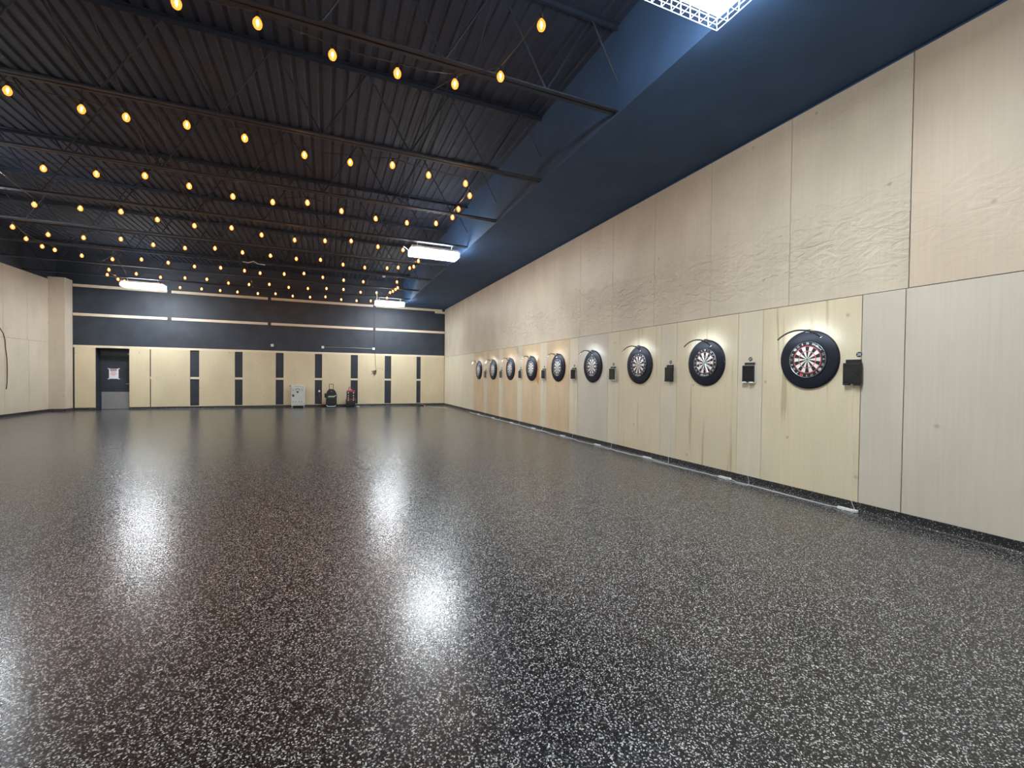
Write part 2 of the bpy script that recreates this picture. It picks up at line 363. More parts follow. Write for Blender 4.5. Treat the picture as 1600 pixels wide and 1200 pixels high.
# door leaf in the deep black opening
door = struct(M().box(DX0, DX1, YB + 0.40, YB + 0.45, 0.005, DZ).build('door_1', MAT['black']))
M().bbox(DX0 + 0.04, DX1 - 0.01, YB + 0.392, YB + 0.4, 0.01, 0.70, 0.002, 1).build('kick_plate', MAT['metal'], door)['label'] = 'brushed steel kick plate'
M().bbox(DX0 + 0.03, DX1 - 0.02, YB + 0.385, YB + 0.4, 2.14, 2.30, 0.004, 1).build('top_rail', MAT['dgrey'], door)
M().bbox(DX1 - 0.16, DX1 - 0.06, YB + 0.32, YB + 0.385, 2.18, 2.25, 0.008, 1).build('door_closer', MAT['metal'], door)
m = M().tube([(DX1 - 0.1, YB + 0.4, 1.02), (DX1 - 0.1, YB + 0.34, 1.02), (DX1 - 0.22, YB + 0.34, 1.02)], 0.01, 8); m.build('door_handle', MAT['metal'], door, True)

# epoxy cove base along the walls
def cove_prof(): return [(0, 0), (0.055, 0), (0.035, 0.006), (0.022, 0.02), (0.019, 0.04), (0.019, 0.105), (0.0, 0.105)]
def cove(name, fn, a, b):
    m = M(); pr = cove_prof(); n = len(pr); c = []
    for t in (a, b): c += [fn(t, d, z) for d, z in pr]
    m.add(c, [(i, (i + 1) % n, n + (i + 1) % n, n + i) for i in range(n)] + [tuple(range(n)), tuple(range(2 * n - 1, n - 1, -1))])
    return struct(m.build(name, MAT['cove']))
cove('baseboard_right', lambda t, d, z: (XR - d - 0.012, t, z), YN, YB)
cove('baseboard_left', lambda t, d, z: (XL + d + 0.012, t, z), YN, 21.43)
cove('baseboard_pier_front', lambda t, d, z: (t, 21.43 - d, z), XL, -8.9)
cove('baseboard_pier_side', lambda t, d, z: (-8.92 + d, t, z), 21.41, YB)
cove('baseboard_back_west', lambda t, d, z: (t, YB + 0.005 - d, z), -8.9, DX0)
cove('baseboard_back_east', lambda t, d, z: (t, YB + 0.005 - d, z), DX1, XR)

# ------------------------------------------------------------------ high-bay lights
def high_bay():
    t = thing('high_bay_light', 'x', 'ceiling light', (0, 0, 0), 'caged high bay lights under the ceiling')
    L2, W2 = 0.61, 0.20; zt, zp, zc = 0.20, 0.14, 0.0      # local: 0 = bottom of the cage
    M().bbox(-L2, L2, -W2, W2, zp + 0.002, zt, 0.008, 2).build('housing', MAT['house'], t)
    M().box(-L2 + 0.02, L2 - 0.02, -W2 + 0.02, W2 - 0.02, zp - 0.055, zp + 0.001).build('diffuser', MAT['panel'], t)
    M().box(-L2 + 0.15, L2 - 0.15, -0.05, 0.05, zt, zt + 0.004).build('added_top_glow', MAT['added_uplight'], t)  # invented glowing strip on top, throws light up at the deck
    g = M(); r = 0.0035; a, b = L2 + 0.015, W2 + 0.03
    for z in (zc, 0.05, 0.10):
        q = [(-a, -b, z), (a, -b, z), (a, b, z), (-a, b, z), (-a, -b, z)]
        for p0, p1 in zip(q, q[1:]): g.tube([p0, p1], r, 4)
    n = 13
    for i in range(n):
        x = -a + 2 * a * i / (n - 1); g.tube([(x, -b, zt - 0.03), (x, -b, zc), (x, b, zc), (x, b, zt - 0.03)], r, 4)
    for i in range(5):
        y = -b + 2 * b * i / 4; g.tube([(-a, y, zt - 0.03), (-a, y, zc), (a, y, zc), (a, y, zt - 0.03)], r, 4)
    g.build('wire_guard', MAT['guard'], t)
    for s in (-1, 1):
        M().tube([(s * 0.45, 0, zt - 0.002), (s * 0.45, -0.14, 0.306)], 0.003, 5).build('hanger', MAT['wire'], t)
    return t
hb = high_bay(); HBT = tree_of(hb); first = True
for x, y, lab in ((2.575, 2.74, 'brightest caged high bay light, cut off by the top edge of the picture'),
                  (2.575, 11.46, 'caged high bay light halfway down the room, right of the bulb strings'),
                  (2.575, 20.18, 'smallest caged high bay light, right, just in front of the back wall'),
                  (-6.2, 20.18, 'caged high bay light at the far left, above the black doorway'),
                  (-6.5, 11.46, 'caged high bay light halfway down the room by the left wall, out of frame'),
                  (-6.5, 2.74, 'caged high bay light near the camera by the left wall, out of frame'),
                  (-6.5, -5.98, 'caged high bay light behind the camera on the left'), (2.575, -5.98, 'caged high bay light behind the camera on the right')):
    if first: hb.location = (x, y, 4.585); hb['label'] = lab; first = False
    else: dup(hb, (x, y, 4.585), lab, HBT)

# ------------------------------------------------------------------ string lights
RAD = 0.040
def bulb_parts():
    g = M().lathe([(0, -0.062), (0.014, -0.059), (0.028, -0.048), (RAD * 0.95, -0.026), (RAD, -0.006), (0.034, 0.014), (0.022, 0.032), (0.013, 0.046), (0.013, 0.05)], n=14)
    f = M().lathe([(0, -0.022), (0.007, -0.018), (0.0105, 0), (0.007, 0.018), (0, 0.022)], n=8)
    s = M().lathe([(0, 0.044), (0.0165, 0.044), (0.0165, 0.088), (0.010, 0.098), (0, 0.098)], n=10)
    return g.build('light_bulb', MAT['bulb'], smooth=True), f.build('filament', MAT['fil'], smooth=True), s.build('socket', MAT['bplas'])
ZBULB = 4.65
ROWS = [
 ('string of amber bulbs nearest the camera, crossing the top left corner', [(-1.9,4.62),(-1.2,4.65),(-.59,4.62),(.04,4.77),(.67,4.78),(1.27,4.7),(1.68,4.39),(1.77,3.61)]),
 ('second string of amber bulbs from the camera, curling back at its right end', [(-4.05,6.9),(-3.34,6.86),(-2.74,6.97),(-2.31,6.96),(-1.66,6.85),(-1.03,6.91),(-.31,7.08),(.31,7.04),(.9,6.87),(1.47,6.97),(2.09,7.02),(2.3,7.46),(2.29,8.14),(2.3,8.61)]),
 ('third string of amber bulbs from the camera across the black ceiling', [(2.08,9.09),(1.52,9.31),(.9,9.33),(.25,9.18),(-.34,9.0),(-.93,9.24),(-1.56,9.25),(-2.16,9.05),(-2.71,8.88),(-3.41,9.13),(-4.09,9.23),(-4.85,9.25)]),
 ('fourth string of amber bulbs from the camera, ending beside the middle caged light', [(-5.13,11.28),(-4.41,11.16),(-3.75,11.04),(-3.24,11.29),(-2.63,11.41),(-1.92,11.24),(-1.38,11.51),(-.71,11.61),(-.05,11.37),(.52,11.12),(1.15,11.33),(1.76,11.35),(2.32,12.26),(2.32,12.95),(2.24,13.17),(1.92,13.25)]),
 ('fifth string of amber bulbs from the camera, turning back at its left end', [(1.63,13.46),(1.02,13.68),(.42,13.58),(-.17,13.29),(-.78,13.47),(-1.4,13.41),(-2.04,13.38),(-2.62,13.24),(-3.32,13.54),(-3.97,13.54),(-4.52,13.3),(-5.3,13.55),(-5.95,13.6),(-6.37,13.22),(-6.63,14.25),(-6.65,14.94),(-6.53,15.22)]),
 ('third string of amber bulbs from the back wall, bulbs crowded at its right end', [(-6.16,15.65),(-5.54,15.75),(-4.79,15.43),(-4.21,15.54),(-3.63,15.75),(-2.94,15.59),(-2.34,15.7),(-1.94,15.86),(-1.25,15.66),(-.67,15.31),(-.13,15.64),(.51,15.79),(1.13,15.77),(2.18,15.3),(2.35,16.3),(2.32,16.65),(2.28,17.06),(2.22,17.35)]),
 ('second string of amber bulbs from the back wall', [(2.26,18.6),(1.75,17.61),(1.18,17.79),(.56,17.51),(-.02,17.6),(-.65,17.9),(-1.29,17.99),(-1.88,17.7),(-2.55,18.05),(-3.18,18.09),(-3.73,17.69),(-4.36,17.78),(-5.09,18.02),(-5.64,17.74),(-6.21,17.41),(-6.58,18.33),(-6.55,19.05),(-6.48,19.34)]),
 ('string of amber bulbs nearest the back wall, by its top batten', [(-5.58,19.75),(-5.02,19.85),(-4.34,19.8),(-3.76,19.85),(-3.2,19.9),(-2.51,19.9),(-1.87,19.64),(-1.28,19.9),(-.64,19.85),(-.06,19.49),(.55,19.9),(1.16,19.9),(1.72,19.68)]),
]
bg, bf, bs = bulb_parts(); used = False; prev_end = None
for lab, pts in ROWS:
    o0 = Vector((pts[0][0], pts[0][1], ZBULB))
    st = thing('string_light', lab, 'string light', o0, 'string lights looped under the ceiling')
    path = [] if prev_end is None or lab.startswith(('second string of amber bulbs from the camera', 'third string of amber bulbs from the camera', 'fourth')) and (Vector(prev_end) - o0).length > 2.2 else [Vector(prev_end) - o0]
    if path: path[0] = path[0] + Vector((0, 0.0, 0.112))
    for i, (x, y) in enumerate(pts):
        lift = random.uniform(-0.012, 0.012) * 0
        p = Vector((x, y, ZBULB)) - o0
        if path:
            q = path[-1]; path.append((q + (p + Vector((0, 0, 0.098)))) / 2 + Vector((0, 0, -0.02)))
        path.append(p + Vector((0, 0, 0.098)))
        if not used: g, f, s = bg, bf, bs; used = True
        else:
            g, f, s = bg.copy(), bf.copy(), bs.copy()
            for o in (g, f, s): COL.objects.link(o)
        g.parent = st; g.location = p; f.parent = g; s.parent = g
    M().tube(path, 0.005, 5).build('cord', MAT['bplas'], st)
    # clips that hang the cord from the joist
    near = min(JY, key=lambda a: abs(a - sum(q[1] for q in pts) / len(pts)))
    for (x, y) in pts[2::4]:
        M().tube([(x - o0.x, y - o0.y, 0.098), (x - o0.x, near - o0.y + 0.03, HT + 0.053 - ZBULB)], 0.0025, 4).build('cord_tie', MAT['bplas'], st)
    prev_end = (pts[-1][0], pts[-1][1], ZBULB - 0.0)

# ------------------------------------------------------------------ dartboards on the right wall
NUMS = [20, 1, 18, 4, 13, 6, 10, 15, 2, 17, 3, 19, 7, 16, 8, 11, 14, 9, 12, 5]
BX = XR - T - 0.0015   # wall face
def ring_pt(r, a, x): return (x, -r * math.sin(a), r * math.cos(a))      # a clockwise from the top as seen from the room
def surround():
    t = thing('dartboard_surround', 'x', 'dartboard surround', (0, 0, 0), 'black foam rings around the dartboards')
    pr = [(0.2275, 0.0), (0.2275, 0.026), (0.232, 0.031), (0.34, 0.031), (0.352, 0.027), (0.359, 0.018), (0.359, 0.0)]
    M().lathe(pr + [pr[0]], '-X', 96).build('foam_ring', MAT['foam'], t, True)
    return t
def board(allred):
    t = thing('dartboard', 'x', 'dartboard', (0, 0, 0), 'dartboards along the right wall')
    M().lathe([(0, 0.0), (0.2265, 0.0), (0.2265, 0.036), (0.224, 0.038), (0, 0.038)], '-X', 80).build('bristle_core', MAT['sis_b'], t, True)
    m = M(); xf = -0.0395
    rings = [(0.0159, 0.099, 'S'), (0.099, 0.108, 'T'), (0.108, 0.160, 'S'), (0.160, 0.170, 'T')]
    for k in range(20):
        dark = k % 2 == 0
        for ra, rb, kind in rings:
            mi = (0 if dark else 1) if kind == 'S' else (2 if dark or allred else 3)
            for q in range(3):
                a0 = (k - 0.5 + q / 3) * PI / 10; a1 = (k - 0.5 + (q + 1) / 3) * PI / 10
                m.add([ring_pt(ra, a0, xf), ring_pt(rb, a0, xf), ring_pt(rb, a1, xf), ring_pt(ra, a1, xf)], [(0, 1, 2, 3)], mi)
    for q in range(20):
        a0, a1 = q * PI / 10, (q + 1) * PI / 10
        m.add([ring_pt(0.0064, a0, xf), ring_pt(0.0159, a0, xf), ring_pt(0.0159, a1, xf), ring_pt(0.0064, a1, xf)], [(0, 1, 2, 3)], 3)
        m.add([(xf, 0, 0), ring_pt(0.0064, a0, xf), ring_pt(0.0064, a1, xf)], [(0, 1, 2)], 2)
    m.build('playing_face', [MAT['sis_b'], MAT['sis_w'], MAT['sis_r'], MAT['sis_g']], t)
    wm = M()
    for r in (0.0159, 0.099, 0.108, 0.160, 0.170):
        wm.tube([ring_pt(r, a * PI / 24, xf - 0.0006) for a in range(49)], 0.0007, 4)
    for k in range(20):
        a = (k - 0.5) * PI / 10; wm.tube([ring_pt(0.0159, a, xf - 0.0006), ring_pt(0.172, a, xf - 0.0006)], 0.0007, 4)
    wm.build('wire_spider', MAT['wire'], t)
    rm = M(); rm.tube([ring_pt(0.221, a * PI / 36, xf - 0.001) for a in range(73)], 0.0016, 5)
    rm.build('number_ring', MAT['wire'], t, True)
    nmm = M()
    for k, n in enumerate(NUMS):
        a = k * PI / 10
        mt = Matrix.Translation((xf - 0.0012, -0.197 * math.sin(a), 0.197 * math.cos(a))) @ WALLM @ Matrix.Rotation(-a, 4, 'Z')
        vs, fs = text_mesh(str(n), 0.036, mt); nmm.add(vs, fs)
    nmm.build('numerals', MAT['white'], t)
    lg = M(); ang = 0.62 if allred else PI
    s = 'Winmau'
    for i, ch in enumerate(s):
        a = ang + (i - 2.5) * 0.085 * (1 if allred else -1); fl = 0 if allred else PI
        mt = Matrix.Translation((xf - 0.0018, -0.196 * math.sin(a), 0.196 * math.cos(a))) @ WALLM @ Matrix.Rotation(-a + fl, 4, 'Z')
        vs, fs = text_mesh(ch, 0.034, mt, 0.001); lg.add(vs, fs)
    lg.build('maker_lettering', MAT['white'], t)
    if allred:
        ms = M()
        for a, r in ((-0.86, 0.017), (2.25, 0.017)):
            c = ring_pt(0.196, a, xf - 0.0022)
            ms.lathe([(r, 0), (r, 0.0015), (r - 0.004, 0.0015), (r - 0.004, 0)], '-X', 24, c); ms.lathe([(0, 0.001), (0.008, 0.001), (0.008, 0)], '-X', 16, c)
        ms.build('round_emblems', MAT['white'], t)
        rr = M(); rr.add([ring_pt(0.18, 3.45, xf - 0.002), ring_pt(0.212, 3.45, xf - 0.002), ring_pt(0.212, 3.62, xf - 0.002), ring_pt(0.18, 3.58, xf - 0.002)], [(0, 1, 2, 3)])
        rr.build('red_flash', MAT['sis_r'], t)
    return t
def board_lamp():
    t = thing('dartboard_lamp', 'x', 'dartboard lamp', (0, 0, 0), 'curved lamps clipped over the dartboards')
    R = 0.385; half = 0.74; dx = -0.205; zc = 0.345 - R
    arc = [(dx, -R * math.sin(a), zc + R * math.cos(a)) for a in [(-half + 2 * half * i / 28) for i in range(29)]]
    hs = M(); n = len(arc)
    for i in range(n):      # a flat curved channel, deeper than it is thick
        x, y, z = arc[i]; a = -half + 2 * half * i / 28; ny, nz = -math.sin(a), math.cos(a)
        hs.v += [(x - 0.012, y - ny * 0.004, z - nz * 0.004), (x - 0.012, y + ny * 0.016, z + nz * 0.016), (x + 0.002, y + ny * 0.016, z + nz * 0.016)]
    for i in range(n - 1):
        for k in range(3): hs.f.append((i * 3 + k, i * 3 + (k + 1) % 3, i * 3 + 3 + (k + 1) % 3, i * 3 + 3 + k)); hs.mi.append(0)
    hs.f += [(0, 1, 2), tuple((n - 1) * 3 + k for k in range(3))]; hs.mi += [0, 0]
    hs.build('arc_housing', MAT['bplas'], t)
    ld = M()
    for i in range(n):
        x, y, z = arc[i]; a = -half + 2 * half * i / 28; ny, nz = -math.sin(a), math.cos(a)
        ld.v += [(x - 0.0091, y - ny * 0.0018, z - nz * 0.0018), (x + 0.0026, y + ny * 0.0150, z + nz * 0.0150)]
    for i in range(n - 1): ld.f.append((2 * i, 2 * i + 1, 2 * i + 3, 2 * i + 2)); ld.mi.append(0)
    ld.build('led_strip', MAT['led'], t)
    b = M().bbox(dx, -0.036, -0.012, 0.012, 0.348, 0.356, 0.002, 1).bbox(-0.046, -0.033, -0.03, 0.03, 0.325, 0.372, 0.004, 2)
    b.build('clamp_bracket', MAT['bplas'], t)
    return t
BY = [3.594 + 1.5974 * j for j in range(9)]; BZ = 1.725
ORD = ['nearest the camera', 'second from the camera', 'third from the camera', 'fourth from the camera', 'fifth, the middle one of the nine',
       'fourth from the back wall', 'third from the back wall', 'second from the back wall', 'nearest the back wall']
def at(j, dx=0.0, dz=0.0): return (BX + dx, BY[j], BZ + dz)
s0 = surround(); s0.location = at(0); ST = tree_of(s0)
panel_txt = ['on the yellowish plywood', 'on the yellowish streaked plywood', 'on the streaked plywood', 'on the pale grey plywood', 'on the orange tan plywood'] + ['on the tan plywood'] * 4
s0['label'] = 'black foam dartboard surround nearest the camera, the largest one'
for j in range(1, 9): dup(s0, at(j), 'black foam dartboard surround %s, %s' % (ORD[j], panel_txt[j]), ST)
b0 = board(True); b0.location = at(0); b0['label'] = 'largest dartboard, nearest the camera, with red rings and round white emblems'
b1 = board(False); b1.location = at(1); BT = tree_of(b1); b1['label'] = 'dartboard second from the camera, maker lettering at its bottom edge'
for j in range(2, 9): dup(b1, at(j), 'black and cream dartboard %s, %s' % (ORD[j], panel_txt[j]), BT)
l0 = board_lamp(); LT = tree_of(l0); l0.location = at(0)
l0['label'] = 'black curved lamp over the dartboard nearest the camera'
for j in range(1, 9):
    d = dup(l0, at(j), 'black curved lamp over the dartboard %s' % ORD[j], LT)
    d.rotation_euler = (random.uniform(-0.04, 0.04), 0, 0)

# ------------------------------------------------------------------ wall devices, number discs
SY = [3.10, 4.76, 6.47, 8.08, 9.60, 11.29, 12.90, 14.58, 16.2]
DY = [3.085, 4.41, 5.97, 7.62, 9.19, 10.78, 12.36, 13.97, 15.58]; DZC = 1.565
def device(white, j):
    yfloor = SY[j] - DY[j]
    t = thing('scoring_tablet', 'x', 'tablet', (0, 0, 0), 'wall tablets beside the dartboards')
    w2 = 0.094
    M().bbox(-0.022, 0, -w2 + 0.02, w2 - 0.012, 0.02, 0.145, 0.004, 2).build('wall_bracket', MAT['bplas'], t)
    M().bbox(-0.052, -0.022, -w2, w2, -0.13, 0.105, 0.006, 2).build('case', MAT['bplas'], t)
    if white:
        rm = M(); q = [(-0.030, -w2, -0.128), (-0.030, w2, -0.128), (-0.030, w2, 0.104), (-0.030, -w2, 0.104), (-0.030, -w2, -0.128)]
        for p0, p1 in zip(q, q[1:]): rm.tube([p0, p1], 0.0055, 6)
        rm.build('rim', MAT['white'], t)['label'] = 'white rim'
    M().bbox(-0.0555, -0.0505, -w2 + 0.008, w2 - 0.008, -0.118, 0.093, 0.002, 1).build('screen', MAT['screen'], t)
    lip = M()
    for s in (-1, 1): lip.bbox(-0.064, -0.022, s * 0.055 - 0.032, s * 0.055 + 0.032, -0.145, -0.125, 0.004, 1)
    lip.build('support_lip', MAT['white' if white else 'bplas'], t)
    z0 = -DZC
    c = [(-0.04, 0, -0.12), (-0.03, 0.002, -0.2), (-0.012, 0.008, -0.42), (-0.010, 0.0, -0.7), (-0.010, -0.012, -0.95), (-0.010, -0.004, -1.2),
         (-0.014, 0.0, z0 + 0.17), (-0.045, -0.03, z0 + 0.10), (-0.09, -0.08, z0 + 0.045), (-0.145, -0.10, z0 + 0.008), (-0.155, 0.0, z0 + 0.006), (-0.15, yfloor * 0.6, z0 + 0.006), (-0.1135, yfloor, z0 + 0.016)]
    pp = []
    for i in range(len(c) - 1):
        p0, p1, p2, p3 = [Vector(c[max(0, min(len(c) - 1, i + q))]) for q in (-1, 0, 1, 2)]
        for s in range(6):
            u = s / 6; pp.append(0.5 * ((2 * p1) + (p2 - p0) * u + (2 * p0 - 5 * p1 + 4 * p2 - p3) * u * u + (3 * p1 - p0 - 3 * p2 + p3) * u ** 3))
    pp.append(Vector(c[-1]))
    M().tube(pp, 0.0022, 5).build('power_cable', MAT['white'], t, True)
    return t
TL = ['all black scoring tablet right of the dartboard nearest the camera', 'white edged black scoring tablet between the two nearest dartboards',
      'all black scoring tablet between the second and third dartboards from the camera']
TL += ['white edged scoring tablet just right of the dartboard %s' % ORD[j] for j in range(3, 9)]
for j in range(9):
    d = device(j not in (0, 2), j); d.location = (BX, DY[j], DZC); d['label'] = TL[j]
for j in range(9):
    y, z = (DY[0] - 0.045, 1.765) if j == 0 else (DY[j] + 0.003, 1.758)
    d = M().lathe([(0, 0.003), (0.030, 0.003), (0.030, 0.0)], '-X', 32).build('number_disc', MAT['ink'], None, False, (BX, y, z))
    tag(d, 'round black sticker numbered %d, beside the dartboard %s' % (28 - j, ORD[j]), 'number sticker', 'number stickers above the tablets')
    vs, fs = text_mesh(str(28 - j), 0.042, Matrix.Translation((-0.0036, 0, 0)) @ WALLM, 0.0006)
    M().add(vs, fs).build('numerals', MAT['white'], d)

# ------------------------------------------------------------------ power strips and cords at the foot of the right wall
FX = XR - 0.105
for j, y in enumerate(SY):
    t = thing('extension_lead', 'x', 'extension lead', (FX, y, 0), 'white extension leads along the foot of the right wall')
    where = ['beside the cove base below the nearest dartboard', 'second from the camera, below the second dartboard', 'third from the camera', 'fourth from the camera', 'fifth, in the middle of the row',
             'fourth from the back wall', 'third from the back wall', 'second from the back wall', 'last of the row, nearest the back wall'][j]
    t['label'] = 'white extension lead on the floor, ' + where
    M().bbox(-0.022, 0.022, -0.085, 0.075, 0.002, 0.032, 0.006, 2).build('socket_block', MAT['white'], t)
    M().bbox(-0.018, 0.018, -0.13, -0.088, 0.004, 0.036, 0.008, 2).build('plug', MAT['white'], t)
    sl = M()
    for q in (-0.05, 0.0, 0.05):
        for s in (-1, 1): sl.box(-0.012 if s < 0 else 0.006, -0.006 if s < 0 else 0.012, q - 0.006, q + 0.006, 0.0322, 0.0328)
    sl.build('socket_slots', MAT['dgrey'], t)
    ln = (SY[j + 1] - y - 0.13) if j < 8 else 1.1
    rnd = random.Random(j); pth = [(0, 0.075, 0.015)]; n = 14
    for i in range(1, n):
        u = i / n; pth.append((-0.012 + 0.018 * math.sin(u * 5 + j) + rnd.uniform(-0.010, 0.010) + (0.02 if u > .6 else 0), 0.075 + u * (ln - 0.075), 0.0056))
    pth.append((0, ln + 0.005, 0.016))
    M().tube(pth, 0.0052, 6).build('cord', MAT['white'], t, True)

# ------------------------------------------------------------------ left wall cable
c = M(); P = [(XL + 0.03, 18.55, 2.95), (XL + 0.03, 18.82, 2.82), (XL + 0.03, 18.98, 2.66), (XL + 0.03, 19.06, 2.45), (XL + 0.03, 19.08, 2.2), (XL + 0.03, 19.14, 1.9), (XL + 0.03, 19.16, 1.5), (XL + 0.03, 19.14, 1.1), (XL + 0.03, 19.1, 0.9)]
c.tube(P, 0.012, 6); tag(c.build('hanging_cable', MAT['cable_b'], None, True), 'dark brown cable hanging loose down the left plywood wall', 'cable')

# ------------------------------------------------------------------ things at the back wall
# white metal cabinet
t = thing('metal_cabinet', 'white metal cabinet on short legs against the back wall, left of the trolley bag', 'cabinet', (-1.165, 21.62, 0))
M().bbox(-0.265, 0.265, -0.18, 0.22, 0.10, 1.0, 0.008, 2).build('body', MAT['cab'], t)
dr = M().bbox(-0.235, 0.215, -0.192, -0.179, 0.13, 0.90, 0.004, 1).build('door', MAT['cab'], t)
M().bbox(-0.215, -0.145, -0.21, -0.19, 0.50, 0.60, 0.012, 2).build('latch', MAT['bplas'], dr)['label'] = 'black latch'
M().lathe([(0.0, 0.010), (0.042, 0.010), (0.045, 0.0)], '-Y', 24, (-0.01, -0.192, 0.71)).build('round_emblem', MAT['brown'], dr)['label'] = 'round brown emblem'
vm = M()
for x in (-0.185, -0.085, 0.065, 0.165):
    for z in (0.79, 0.28): vm.lathe([(0, 0.003), (0.024, 0.003), (0.024, 0)], '-Y', 12, (x, -0.192, z))
vm.build('vents', MAT['cabgrey'], dr)
vm = M()
for i, x in enumerate((-0.10, -0.05, 0.02, 0.09)): vm.box(x - 0.012, x + 0.014, -0.183, -0.18, 0.945, 0.975)
vm.build('control_marks', MAT['cabgrey'], t)
M().tube([(-0.075, -0.195, 0.83), (-0.06, -0.215, 0.845), (0.04, -0.215, 0.845), (0.055, -0.195, 0.83)], 0.010, 6).build('pull_handle', MAT['bplas'], dr, True)
h = M().tube([(-0.264, -0.10, 0.97), (-0.33, -0.10, 0.97), (-0.33, 0.10, 0.97), (-0.264, 0.10, 0.97)], 0.014, 6); h.box(-0.285, -0.266, -0.03, 0.03, 0.82, 0.9); h.build('side_handle', MAT['bplas'], t, True)
for sx in (-1, 1):
    for sy in (-0.15, 0.19):
        lg = M().box(sx * 0.235 - 0.02, sx * 0.235 + 0.02, sy - 0.02, sy + 0.02, 0.03, 0.101).lathe([(0, 0), (0.028, 0), (0.028, 0.012), (0.012, 0.035), (0, 0.035)], 'Z', 12, (sx * 0.235, sy, 0)); lg.build('leg', MAT['metal'], t)

# black trolley bag
t = thing('trolley_bag', 'black trolley bag with reflective stripe and raised handle, between cabinet and red toolbox', 'trolley bag', (0.195, 21.55, 0))
W = 0.235
ol = [(-W + 0.03, 0.035), (W - 0.03, 0.035), (W, 0.08), (W - 0.005, 0.42), (W, 0.5), (W - 0.01, 0.60), (W - 0.05, 0.72), (0.12, 0.80), (0.06, 0.83), (-0.06, 0.83), (-0.12, 0.80), (-W + 0.06, 0.72), (-W + 0.02, 0.60), (-W, 0.5), (-W + 0.01, 0.42), (-W, 0.08)]
M().prism(ol, -0.14, 0.16, 0.03, 3).build('body', MAT['cloth'], t, True)
po = [(-0.19, 0.07), (0.19, 0.07), (0.2, 0.1), (0.19, 0.44), (-0.19, 0.44), (-0.2, 0.1)]
M().prism(po, -0.18, -0.13, 0.02, 2).build('front_pocket', MAT['cloth'], t, True)
M().bbox(-W - 0.05, -W + 0.02, -0.07, 0.09, 0.44, 0.64, 0.025, 2).build('side_pocket', MAT['cloth'], t, True)
M().prism([(-0.15, 0.49), (-0.10, 0.52), (0.11, 0.52), (0.15, 0.545), (0.20, 0.555), (0.20, 0.53), (0.16, 0.515), (0.12, 0.487), (-0.10, 0.487)], -0.150, -0.139).build('reflective_stripe', MAT['refl'], t)
M().prism([(-0.14, 0.45), (0.13, 0.45), (0.14, 0.475), (-0.12, 0.475)], -0.150, -0.139).build('green_piping', MAT['green'], t)
M().prism([(-0.20, 0.10), (-0.15, 0.045), (0.15, 0.045), (0.20, 0.10), (0.19, 0.12), (0.14, 0.07), (-0.14, 0.07), (-0.19, 0.12)], -0.186, -0.178).build('reflective_stripe', MAT['refl'], t)
M().lathe([(0, 0.004), (0.018, 0.004), (0.02, 0)], '-Y', 16, (0.0, -0.141, 0.73)).build('badge', MAT['metal'], t)
hd = M().tube([(-0.085, 0.08, 0.80), (-0.085, 0.08, 1.04), (-0.075, 0.08, 1.055), (0.075, 0.08, 1.055), (0.085, 0.08, 1.04), (0.085, 0.08, 0.80)], 0.011, 8); hd.build('pull_handle', MAT['bplas'], t, True)
for s in (-1, 1): M().lathe([(0, -0.018), (0.04, -0.018), (0.045, 0), (0.04, 0.018), (0, 0.018)], '-Y', 18, (s * 0.19, 0.10, 0.0455)).build('wheel', MAT['bplas'], t, True)
for s in (-1, 1): M().bbox(s * 0.17 - 0.02, s * 0.17 + 0.02, -0.12, -0.08, 0.0, 0.04, 0.006, 1).build('foot', MAT['bplas'], t)

# red and black rolling toolbox
t = thing('rolling_toolbox', 'red and black stacked rolling toolbox with white latches, right of the black trolley bag', 'toolbox', (1.03, 21.6, 0))
M().prism([(-0.19, 0.03), (0.17, 0.03), (0.2, 0.10), (0.195, 0.345), (-0.205, 0.345), (-0.21, 0.10)], -0.14, 0.14, 0.012, 2).build('bottom_case', MAT['bplas'], t, True)
M().bbox(-0.205, 0.205, -0.15, 0.13, 0.34, 0.385, 0.008, 2).build('lid', MAT['red'], t, True)
for z0, z1 in ((0.387, 0.50), (0.50, 0.61), (0.61, 0.70)): M().bbox(-0.18, 0.185, -0.135, 0.12, z0, z1 - 0.006, 0.008, 2).build('drawer_case', MAT['bplas'], t)
M().prism([(-0.185, 0.70), (0.19, 0.70), (0.175, 0.765), (-0.165, 0.765)], -0.145, 0.125, 0.01, 2).build('lid', MAT['red'], t, True)
for z in (0.325, 0.43, 0.535, 0.66):
    for s in (-1, 1): M().bbox(s * 0.112 - 0.022, s * 0.112 + 0.022, -0.168, -0.130, z - 0.022, z + 0.022, 0.006, 1).build('latch', MAT['white'], t)
M().bbox(-0.05, 0.045, -0.06, 0.03, 0.762, 0.83, 0.015, 2).build('carry_handle', MAT['pinkc'], t, True)
M().tube([(-0.10, 0.08, 0.75), (-0.085, 0.08, 0.86), (-0.06, 0.08, 0.935), (0.07, 0.08, 0.935), (0.085, 0.08, 0.86)], 0.013, 6).tube([(-0.085, 0.08, 0.86), (0.085, 0.08, 0.86)], 0.012, 6).tube([(0.085, 0.08, 0.86), (0.10, 0.08, 0.75)], 0.013, 6).build('pull_handle', MAT['cable_b'], t, True)
for s in (-1, 1): M().lathe([(0, -0.02), (0.06, -0.02), (0.065, 0), (0.06, 0.02), (0, 0.02)], '-Y', 20, (s * 0.14, 0.165, 0.066)).build('wheel', MAT['bplas'], t, True)

